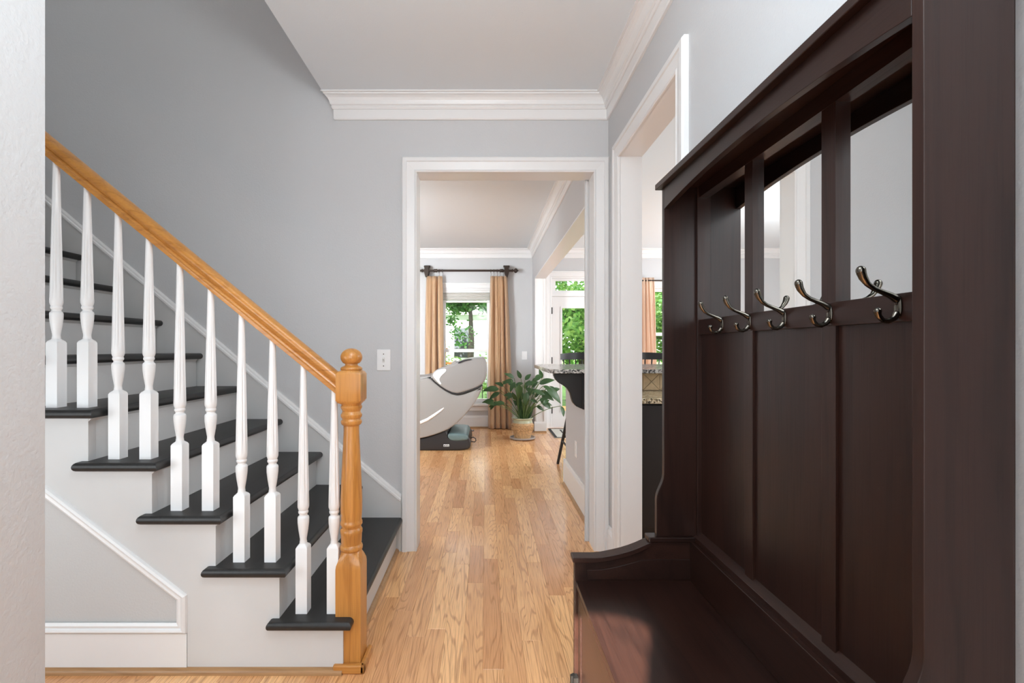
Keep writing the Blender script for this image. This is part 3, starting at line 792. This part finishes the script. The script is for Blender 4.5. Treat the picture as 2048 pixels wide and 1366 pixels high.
seatp = mc([(-420, 520), (-200, 400), (60, 385), (120, 365), (190, 372), (215, 400), (190, 420), (60, 440), (-300, 560)])
puff(seatp, 5.16, 5.72, .03).build('armrest', 'shell2', mc_t, smooth=True, angle=60)
# dark gap under the upper shell, drawn as a black strip
def ribbon(pts, y, r): return MB().tube([(x, y, z) for x, z in mc(pts)], r, 8)
ribbon([(196, 395), (235, 440), (300, 494), (370, 540), (440, 574), (505, 585), (580, 569), (660, 541), (740, 511), (800, 474)], 5.098, .008).build('gap_line', 'plastic_black', mc_t, smooth=True)
# polished trims
mb = MB(); P1 = [(-60, 960), (65, 922), (150, 885), (240, 825), (310, 775), (345, 748)]
mb.tube([(x, 5.101, z) for x, z in mc(P1)], [.018, .018, .017, .015, .012, .006], 10); mb.build('accent_trim', 'chrome', mc_t, smooth=True)
P2 = mc([(368, 278), (375, 310), (330, 350), (300, 385), (290, 420), (320, 462), (300, 470), (255, 420), (215, 372), (225, 330), (290, 290)])
MB().prism(smoothpoly(P2), 'Y', 5.079, 5.10).build('accent_trim', 'chrome', mc_t, bevel=.004, seg=3)
P3 = mc([(500, 212), (560, 182), (640, 165), (690, 172), (640, 182), (580, 195), (530, 222)])
MB().prism(smoothpoly(P3), 'Y', 5.078, 5.11).build('handle_slot', 'plastic_black', mc_t)
P4 = mc([(360, 258), (430, 225), (470, 176), (500, 205), (490, 226), (440, 240), (380, 268)])
MB().prism(smoothpoly(P4, 1), 'Y', 5.10, 5.74).build('headrest_flap', 'shell', mc_t, bevel=.006)
basep = mc([(-420, 1263), (70, 1263), (420, 1262), (590, 1256), (645, 1240), (662, 1200), (652, 1130), (628, 1095), (560, 1100), (430, 1135), (392, 1098), (372, 1036), (345, 1015), (300, 1035), (180, 1092), (65, 1118), (-150, 1140), (-420, 1140)])
basep = [(x, max(z, 0.001)) for x, z in basep]
puff(basep, 5.13, 5.75, .02).build('base', 'plastic_black', mc_t, smooth=True, angle=50)
padp = mc([(386, 1100), (390, 1064), (420, 1056), (560, 1058), (610, 1068), (632, 1100), (628, 1128), (600, 1140), (480, 1146), (420, 1138)])
puff(padp, 5.115, 5.76, .02).build('foot_pad', 'teal', mc_t, smooth=True, angle=50)
bd = MB(); z0 = 1.1217-1200/1126.2; xq = 370/1126.2-.749
bd.box(xq-.030, xq+.030, 5.124, 5.131, z0-.011, z0+.011); bg_ = bd.build('badge', 'plastic_white', mc_t)
gl_ = MB()
for k, (a_, b_) in enumerate(((-.026, -.016), (-.013, -.008), (-.002, .006), (.010, .015), (.019, .026))): gl_.box(xq+a_, xq+b_, 5.1225, 5.1245, z0-.007, z0+.007 if k % 2 else z0+.003)
gl_.build('badge_marks', 'plastic_black', bg_)
MB().tube([(-.17, 5.30, .10), (-.14, 5.29, .115), (-.115, 5.29, .10), (-.11, 5.29, .075), (-.125, 5.30, .06), (-.165, 5.31, .065)], .005, 8).build('power_cord', 'plastic_black', mc_t, smooth=True)

# floor vent and door mat
vt = thing('floor_vent', (-.29, 6.37, 0), 'floor vent grille under the living room window', 'vent')
box(-.42, -.16, 6.33, 6.42, .0005, .004).build('vent_frame', 'dark_metal', vt)
for k in range(12): box(-.41+k*.0205, -.41+k*.0205+.010, 6.34, 6.41, .004, .007).build('slat', 'shade', vt)
mt = thing('door_mat', (1.25, 6.05, 0), 'ivory doormat with black border stripes in front of the patio door', 'doormat')
box(.83, 1.75, 5.83, 6.50, .0005, .008).build('mat_body', 'mat_white', mt)
b = MB(); b.box(.83, 1.75, 5.83, 5.865, .008, .0095); b.box(.83, 1.75, 6.465, 6.50, .008, .0095); b.box(.83, .865, 5.865, 6.465, .008, .0095); b.box(1.715, 1.75, 5.865, 6.465, .008, .0095)
b.build('outer_stripe', 'mat_black', mt)
b = MB(); b.box(.99, 1.59, 5.93, 5.95, .008, .0095); b.box(.99, 1.59, 6.38, 6.40, .008, .0095); b.box(.97, .99, 5.93, 6.40, .008, .0095); b.box(1.59, 1.61, 5.93, 6.40, .008, .0095)
b.build('inner_stripe', 'mat_black', mt)

# ------------------------------------------------------------------ potted plant
PX, PY = .437, 5.80
sa_ = MB().lathe([(.02, .001), (.125, .001), (.150, .012), (.152, .026), (.144, .028), (.13, .014), (.02, .012)], (PX, PY, 0), 36).build('plant_saucer', 'saucer', smooth=True, angle=40)
tag(sa_, 'grey stoneware saucer on the floor under the plant pot', 'saucer')
pl = thing('potted_plant', (PX, PY, .013), 'leafy green plant in a tan pot on a saucer by the curtain', 'plant')
pp = [(.02, .013), (.095, .013), (.100, .03), (.112, .075), (.124, .12), (.130, .155), (.128, .182), (.120, .200)]
MB().lathe(pp, (PX, PY, 0), 40).build('pot', 'pot', pl, smooth=True, angle=50)
MB().lathe([(.121, .198), (.118, .212), (.112, .226), (.114, .236), (.126, .242), (.130, .250), (.127, .257), (.117, .257), (.108, .245), (.104, .225), (.104, .19)], (PX, PY, 0), 40).build('pot_rim', 'glaze', pl, smooth=True, angle=50)
MB().lathe([(.001, .236), (.105, .236), (.105, .225), (.001, .225)], (PX, PY, 0), 24).build('soil', 'soil', pl)
# carved wave band on the pot
mb = MB()
for row in range(4):
    for k in range(26):
        a_ = 2*PI*(k+.5*(row % 2))/26; z = .118+row*.018; r = .124+.006*math.sin((z-.075)/.12*PI/2)
        mb.sphere((PX+r*math.cos(a_), PY+r*math.sin(a_), z), .010, 1, 1, .6, 6, 4)
o = mb.build('carved_band', 'pot', pl, smooth=True); o['kind'] = 'stuff'
def leaf_mesh(base, tip, width, normal, bend):
    base, tip, nrm = Vector(base), Vector(tip), Vector(normal).normalized()
    d = tip-base; Ln = d.length; t = d.normalized(); side = t.cross(nrm).normalized(); nrm = side.cross(t).normalized()
    mb = MB(); n = 8; rows = []
    for i in range(n+1):
        u = i/n; wv = width*math.sin(PI*min(1, u**.75))**.9*.5 + (0.0008 if 0 < i < n else 0.0004)
        c = base + d*u + nrm*bend*Ln*math.sin(PI*u)
        rows.append([c-side*wv+nrm*wv*.28, c-nrm*.0, c+side*wv+nrm*wv*.28])
    k0 = len(mb.v)
    for r_ in rows: mb.v += [tuple(q_) for q_ in r_]
    for i in range(n):
        for j in range(2): mb.f.append((k0+i*3+j, k0+i*3+j+1, k0+(i+1)*3+j+1, k0+(i+1)*3+j))
    return mb
rp = random.Random(21)
def spx(px, py, y): return ((px-972)*y/967, y, 1.09-(py-696)*y/967)
tips = [  # leaf base -> tip read off the plant, depth spread
    ((998, 778), (965, 782), -.05), ((1000, 785), (978, 800), .05), ((990, 803), (981, 820), -.12), ((1028, 756), (1008, 747), .08), ((1022, 760), (1004, 770), -.1),
    ((1030, 764), (1020, 785), -.16), ((1038, 768), (1036, 800), -.18), ((1046, 766), (1026, 776), .0), ((1042, 757), (1034, 740), .1), ((1052, 776), (1070, 790), -.05),
    ((1060, 770), (1078, 764), .05), ((1054, 784), (1050, 812), -.18), ((1078, 768), (1110, 760), -.08), ((1086, 772), (1106, 785), -.14), ((1092, 778), (1122, 808), -.1),
    ((1100, 772), (1114, 795), .02), ((1076, 782), (1108, 802), .1), ((1122, 812), (1127, 834), -.12), ((1084, 757), (1078, 738), .15), ((1040, 790), (1030, 812), .1),
    ((1070, 795), (1085, 780), .15), ((1060, 800), (1076, 806), -.1), ((1034, 776), (1016, 768), .12), ((1048, 778), (1060, 760), .12), ((1028, 790), (1012, 800), .1),
    ((1066, 782), (1090, 790), -.18), ((1032, 800), (1024, 784), -.08), ((1056, 792), (1066, 776), -.12), ((1044, 800), (1040, 778), -.1), ((1072, 812), (1088, 822), .05),
    ((1036, 812), (1026, 800), .05), ((1052, 812), (1058, 796), .0), ((1080, 800), (1102, 818), -.02), ((1050, 760), (1062, 748), .02)]
for (bx, by), (tx, ty), dy in tips:
    yb_ = PY+dy; B0 = Vector(spx(bx, by, yb_)); T0 = Vector(spx(tx, ty, yb_+rp.uniform(-.05, .05)))
    ln = (T0-B0).length
    leaf_mesh(B0, T0, max(.05, ln*.40), (rp.uniform(-.5, .5), -1.0, .75), .08).build('leaf', 'leaf', pl, smooth=True, angle=80)
    root = Vector((PX+(B0.x-PX)*.12+rp.uniform(-.03, .03), PY+dy*.2, .235))
    mid = Vector((root.x*.55+B0.x*.45, root.y*.5+B0.y*.5, root.z*.35+B0.z*.65+.03))
    pts = []
    for i in range(9):
        u = i/8; pts.append(root*(1-u)**2 + mid*2*u*(1-u) + B0*u*u)
    MB().tube(pts, .0038, 5).build('stem', 'stem', pl, smooth=True)
for k in range(18):   # fuller crown
    ang = rp.uniform(-1.15, 1.15); rad = rp.uniform(.26, .46); cx_ = PX+math.sin(ang)*rad; cz_ = .27+math.cos(ang)*rad*1.05
    dy = rp.uniform(-.2, .2); L_ = rp.uniform(.10, .16); da = ang+rp.uniform(-.2, 1.0)*(1 if ang > 0 else -1)
    B0 = Vector((cx_, PY+dy, cz_)); T0 = B0+Vector((math.sin(da)*L_, rp.uniform(-.05, .05), math.cos(da)*L_*.7-.02))
    leaf_mesh(B0, T0, rp.uniform(.045, .065), (rp.uniform(-.5, .5), -1.0, .7), .10).build('leaf', 'leaf', pl, smooth=True, angle=80)
    root = Vector((PX+(B0.x-PX)*.12, PY+dy*.2, .235)); mid = Vector((root.x*.55+B0.x*.45, root.y*.5+B0.y*.5, root.z*.35+B0.z*.65+.03))
    MB().tube([root*(1-u)**2 + mid*2*u*(1-u) + B0*u*u for u in [i/8 for i in range(9)]], .0034, 5).build('stem', 'stem', pl, smooth=True)
for k in range(9):
    a_ = rp.uniform(0, 6.28); r = rp.uniform(.02, .09); x = PX+r*math.cos(a_); y = PY+r*math.sin(a_)*.8
    leaf_mesh((x, y, .24), (x+rp.uniform(-.07, .07), y+rp.uniform(-.05, .05), rp.uniform(.42, .56)), .04, (rp.uniform(-1, 1), -1, .2), .1).build('leaf', 'leaf', pl, smooth=True, angle=80)

# ------------------------------------------------------------------ breakfast bar, corbel, kitchen counter, stools
bt = []
def rc(cx, cy, r, a0, a1, n=6): return [(cx+r*math.cos(a0+(a1-a0)*i/n), cy+r*math.sin(a0+(a1-a0)*i/n)) for i in range(n+1)]
top = [(2.6, 3.05)] + [(2.6, 4.05)] + rc(.55, 3.90, .16, PI/2, PI) + rc(.47, 3.12, .07, PI, 1.5*PI)
o = MB().prism(top, 'Z', .929, .955).build('bar_counter', 'granite', None, bevel=.004)
tag(o, 'grey speckled granite bar top overhanging the half wall', 'bar top')
co = thing('corbel', (.64, 3.13, .69), 'black curved corbel bracket under the granite bar top', 'bracket')
cp = [(.640, .928), (.440, .928), (.440, .912), (.452, .885), (.475, .862), (.505, .845), (.530, .825), (.548, .795), (.555, .765), (.565, .735), (.585, .712), (.610, .700), (.640, .690)]
MB().prism(cp, 'Y', 3.13, 3.19).build('corbel_body', 'black', co, bevel=.003)
MB().prism([(.640, .928), (.622, .928), (.622, .694), (.640, .690)], 'Y', 3.122, 3.198).build('back_plate', 'black', co, bevel=.003)
# raised wall of the bar with its travertine tiles
rw = struct(box(.75, 2.6, 3.125, 3.26, 0, .928).build('wall_bar', 'grout'))
tz0, tz1 = .818, .927; s_ = tz1-tz0; cxs = 1.0665
for k in range(-2, 7):
    xa_ = cxs+(k-.5)*s_; c_ = (xa_+s_/2, (tz0+tz1)/2); g = .003
    cor = [(xa_, tz0), (xa_+s_, tz0), (xa_+s_, tz1), (xa_, tz1)]
    if xa_ < .77: continue
    for i in range(4):
        tri = [cor[i], cor[(i+1) % 4], c_]; m_ = (sum(p[0] for p in tri)/3, sum(p[1] for p in tri)/3)
        MB().prism([(m_[0]+(p[0]-m_[0])*.93, m_[1]+(p[1]-m_[1])*.93) for p in tri], 'Y', 3.118, 3.126).build('tile', 'tile', rw)
o = box(.775, 2.6, 2.64, 3.117, .785, .815).build('countertop', 'granite2', None, bevel=.004)
tag(o, 'tan speckled granite kitchen counter below the tiled bar wall', 'countertop')
cb = thing('base_cabinet', (1.6, 2.9, 0), 'black kitchen base cabinet under the tan granite counter', 'cabinet')
box(.80, 2.6, 2.68, 3.12, .08, .784).build('cabinet_body', 'black', cb)
box(.80, 2.6, 2.73, 3.12, 0, .08).build('toe_kick', 'black', cb)
for k in range(4):
    xa_ = .81+k*.445; d = box(xa_, xa_+.43, 2.662, 2.68, .10, .775).build('cabinet_door', 'black', cb, bevel=.003)
    MB().sphere((xa_+.39, 2.652, .70), .012, n=10, m=6).build('knob', 'bronze', d, smooth=True)
# counter stools on the far side
def make_stool(cx, cy, label):
    t = thing('bar_stool', (cx, cy, 0), label, 'stool', 'black bar stools behind the granite bar')
    zs_ = .60
    R = [(0.001, zs_), (.17, zs_), (.19, zs_+.012), (.19, zs_+.022), (.17, zs_+.034), (.02, zs_+.028)]
    MB().lathe(R, (cx, cy, 0), 28).build('seat', 'black', t, smooth=True, angle=40)
    for sx in (-1, 1):
        for sy in (-1, 1):
            MB().tube([(cx+sx*.12, cy+sy*.12, zs_), (cx+sx*.23, cy+sy*.20, .001)], [.016, .013], 10).build('leg', 'black', t, smooth=True)
    for sx in (-1, 1): MB().tube([(cx+sx*.19, cy-.165, .22), (cx+sx*.19, cy+.165, .22)], .009, 8).build('stretcher', 'black', t, smooth=True)
    for sy in (-1, 1): MB().tube([(cx-.185, cy+sy*.165, .26), (cx+.185, cy+sy*.165, .26)], .009, 8).build('stretcher', 'black', t, smooth=True)
    def arc(u): return (cx+.215*u, cy+.18-.075*u*u*0+.03-.09*u*u)
    rings = []
    for i in range(15):
        u = -1+2*i/14; x, y = arc(u); zt = 1.048-.012*u*u; zb_ = .982
        rings.append([(x, y-.010, zb_), (x, y+.010, zb_), (x, y+.016, zt), (x, y-.004, zt)])
    MB().loft(rings).build('back_rail', 'black', t, smooth=True, angle=50)
    for i in range(7):
        u = -.87+1.74*i/6; x, y = arc(u)
        MB().tube([(cx+.14*u, cy+.14-.05*u*u, zs_+.03), (x*.6+(cx+.14*u)*.4, y+.005, .80), (x, y, .99)], .0065, 8).build('spindle', 'black', t, smooth=True)
    return t
s1 = make_stool(.905, 4.35, 'black spindle-back bar stool in front of the glazed patio door')
s2 = copy_tree(s1); s2.location.x = 1.50; s2['label'] = 'black spindle-back bar stool seen through the right doorway, before the peach curtain'

# ------------------------------------------------------------------ outside
# unseen upper storey of this house, wall and roof added to shade the garden trees
b = MB(); b.box(-9, 9, YF, YF+.15, H+.3, 6.4); b.box(-9, -3.4, YF, YF+.15, -.3, H+.3); b.box(4.3, 9, YF, YF+.15, -.3, H+.3)
struct(b.build('wall_exterior', 'siding'))
struct(MB().prism([(-9.3, 6.4), (9.3, 6.4), (9.3, 6.55), (0, 9.0), (-9.3, 6.55)], 'Y', .0, YF+.6).build('roof', 'roof'))
gd = box(-40, 40, YF+.16, 60, -.5, -.35).build('ground', 'grass'); tag(struct(gd))
dk = struct(box(-3.0, 5, YF+.16, 9.4, -.12, -.04).build('deck', 'orange_wood'))
def tree(x, y, zc, r, hgt, label, mat, seed, nleaf=5200, trunk=.12, leaf=.16, squash=.9):
    rnd = random.Random(seed)
    t = thing('tree', (x, y, -.4), label, 'tree', 'garden trees beyond the windows')
    MB().tube([(x, y, -.4), (x+.1, y, zc*.5), (x+.05, y+.1, zc+r*.3)], [trunk, trunk*.8, trunk*.3], 10).build('trunk', 'bark', t, smooth=True)
    br = MB()
    for k in range(10):
        a_ = rnd.uniform(0, 6.28); z = zc+rnd.uniform(-.6, .3)*r
        br.tube([(x+.06, y, z), (x+math.cos(a_)*r*.45, y+math.sin(a_)*r*.45, z+.2*r), (x+math.cos(a_)*r*.9, y+math.sin(a_)*r*.9, z+.3*r)], [.04, .025, .01], 6)
    br.build('branches', 'bark', t)
    mb = MB(); cl = [(rnd.gauss(0, .45), rnd.gauss(0, .45), rnd.gauss(0, .4)) for _ in range(46)]
    for k in range(nleaf):
        c = rnd.choice(cl); p = Vector((x+(c[0]+rnd.gauss(0, .13))*r, y+(c[1]+rnd.gauss(0, .13))*r, zc+(c[2]+rnd.gauss(0, .13))*r*squash))
        if p.y < YF+1.2 or p.z < -.3: continue
        u = Vector((rnd.gauss(0, 1), rnd.gauss(0, 1), rnd.gauss(0, .6))).normalized(); v = u.cross(Vector((rnd.gauss(0, 1), rnd.gauss(0, 1), 1))).normalized()
        s = leaf*rnd.uniform(.6, 1.2)
        mb.quad(p-u*s*.5, p+v*s*.28, p+u*s*.5, p-v*s*.28)
    o = mb.build('foliage', mat, t); o['kind'] = 'stuff'
tree(2.5, 13.0, 1.7, 1.7, 5, 'bright green leafy tree filling the patio door glass', 'tree_leaf', 1, 9000)
tree(5.2, 12.2, 1.6, 1.5, 5, 'bright green tree outside the kitchen window', 'tree_leaf', 2, 8000)
tree(-2.1, 15.5, 3.4, 1.5, 5, 'deep green tree outside at the left of the living room window', 'tree_leaf2', 3, 5200)
tree(-.55, 15.0, 2.6, .75, 5, 'deep green tree outside behind the upper sash of the living room window', 'tree_leaf2', 4, 4500)
tree(5.6, 21, 2.6, 2.7, 6, 'tall deep green tree farther back behind the patio door', 'tree_leaf2', 6, 9000, .2, .24)
tree(10.6, 19, 3.0, 3.0, 6, 'tall deep green tree farther back beyond the kitchen window', 'tree_leaf2', 9, 8000, .2, .24)
# shrub hedge under the window
def shrub(x, y, r, label, seed):
    rnd = random.Random(seed); t = thing('shrub', (x, y, -.4), label, 'shrub', 'shrubs outside the living room window')
    MB().tube([(x, y, -.4), (x, y, .3)], [.03, .015], 6).build('stem', 'bark', t)
    mb = MB()
    for k in range(1800):
        p = Vector((x+rnd.gauss(0, .4)*r, y+rnd.gauss(0, .4)*r, .35+rnd.gauss(0, .42)*r))
        u = Vector((rnd.gauss(0, 1), rnd.gauss(0, 1), rnd.gauss(0, .6))).normalized(); v = u.cross(Vector((rnd.gauss(0, 1), rnd.gauss(0, 1), 1))).normalized()
        s = .09*rnd.uniform(.6, 1.2); mb.quad(p-u*s*.5, p+v*s*.28, p+u*s*.5, p-v*s*.28)
    o = mb.build('foliage', 'tree_leaf', t); o['kind'] = 'stuff'
shrub(-.95, 10.6, .6, 'leafy shrub outside low behind the massage recliner', 31)
shrub(.35, 10.9, .6, 'leafy shrub outside low between recliner and right curtain', 32)
# neighbour's house, white siding
hs = thing('house', (-1.2, 21, -.4), 'white clapboard house seen through the living room window', 'house')
box(-6.0, 1.2, 20, 26, -.4, 2.5).build('house_wall', 'siding', hs)
MB().prism([(19.6, 2.45), (26.4, 2.45), (23, 3.6)], 'X', -6.3, 1.5).build('roof', 'roof', hs)
for wx in (-3.2, -1.4, .2):
    f = MB(); f.box(wx, wx+.85, 19.93, 20, .6, 2.0); fo = f.build('house_window', 'white', hs); box(wx+.09, wx+.76, 19.915, 19.94, .69, 1.91).build('pane', 'dark_glass', fo)
for k in range(14):
    zz = -.3+k*.2; box(-6.0, 1.2, 19.975, 20.0, zz, zz+.17).build('siding_board', 'siding', hs)
# cedar screen fence at the left of the view
fc = thing('fence', (-1.4, 12.0, -.4), 'orange cedar board fence low in the living room window', 'fence')
for k in range(12): box(-2.6+k*.135, -2.6+k*.135+.125, 12.0, 12.03, -.35, 1.28).build('fence_board', 'orange_wood', fc)
for z in (.1, 1.0): box(-2.65, -.95, 12.03, 12.08, z, z+.09).build('rail', 'orange_wood', fc)
# deck railing with black balusters
dr_ = thing('deck_railing', (-.4, 9.2, -.04), 'deck railing with thin black balusters outside the living room window', 'railing')
box(-2.6, .7, 9.18, 9.25, .78, .82).build('top_rail', 'orange_wood', dr_); box(-2.6, .7, 9.19, 9.23, .04, .08).build('bottom_rail', 'orange_wood', dr_)
for k in range(24): MB().tube([(-2.5+k*.135, 9.21, .06), (-2.5+k*.135, 9.21, .79)], .008, 6).build('baluster', 'black', dr_)
box(.02, .16, 9.12, 9.26, -.06, 2.6).build('porch_post', 'white', dr_)
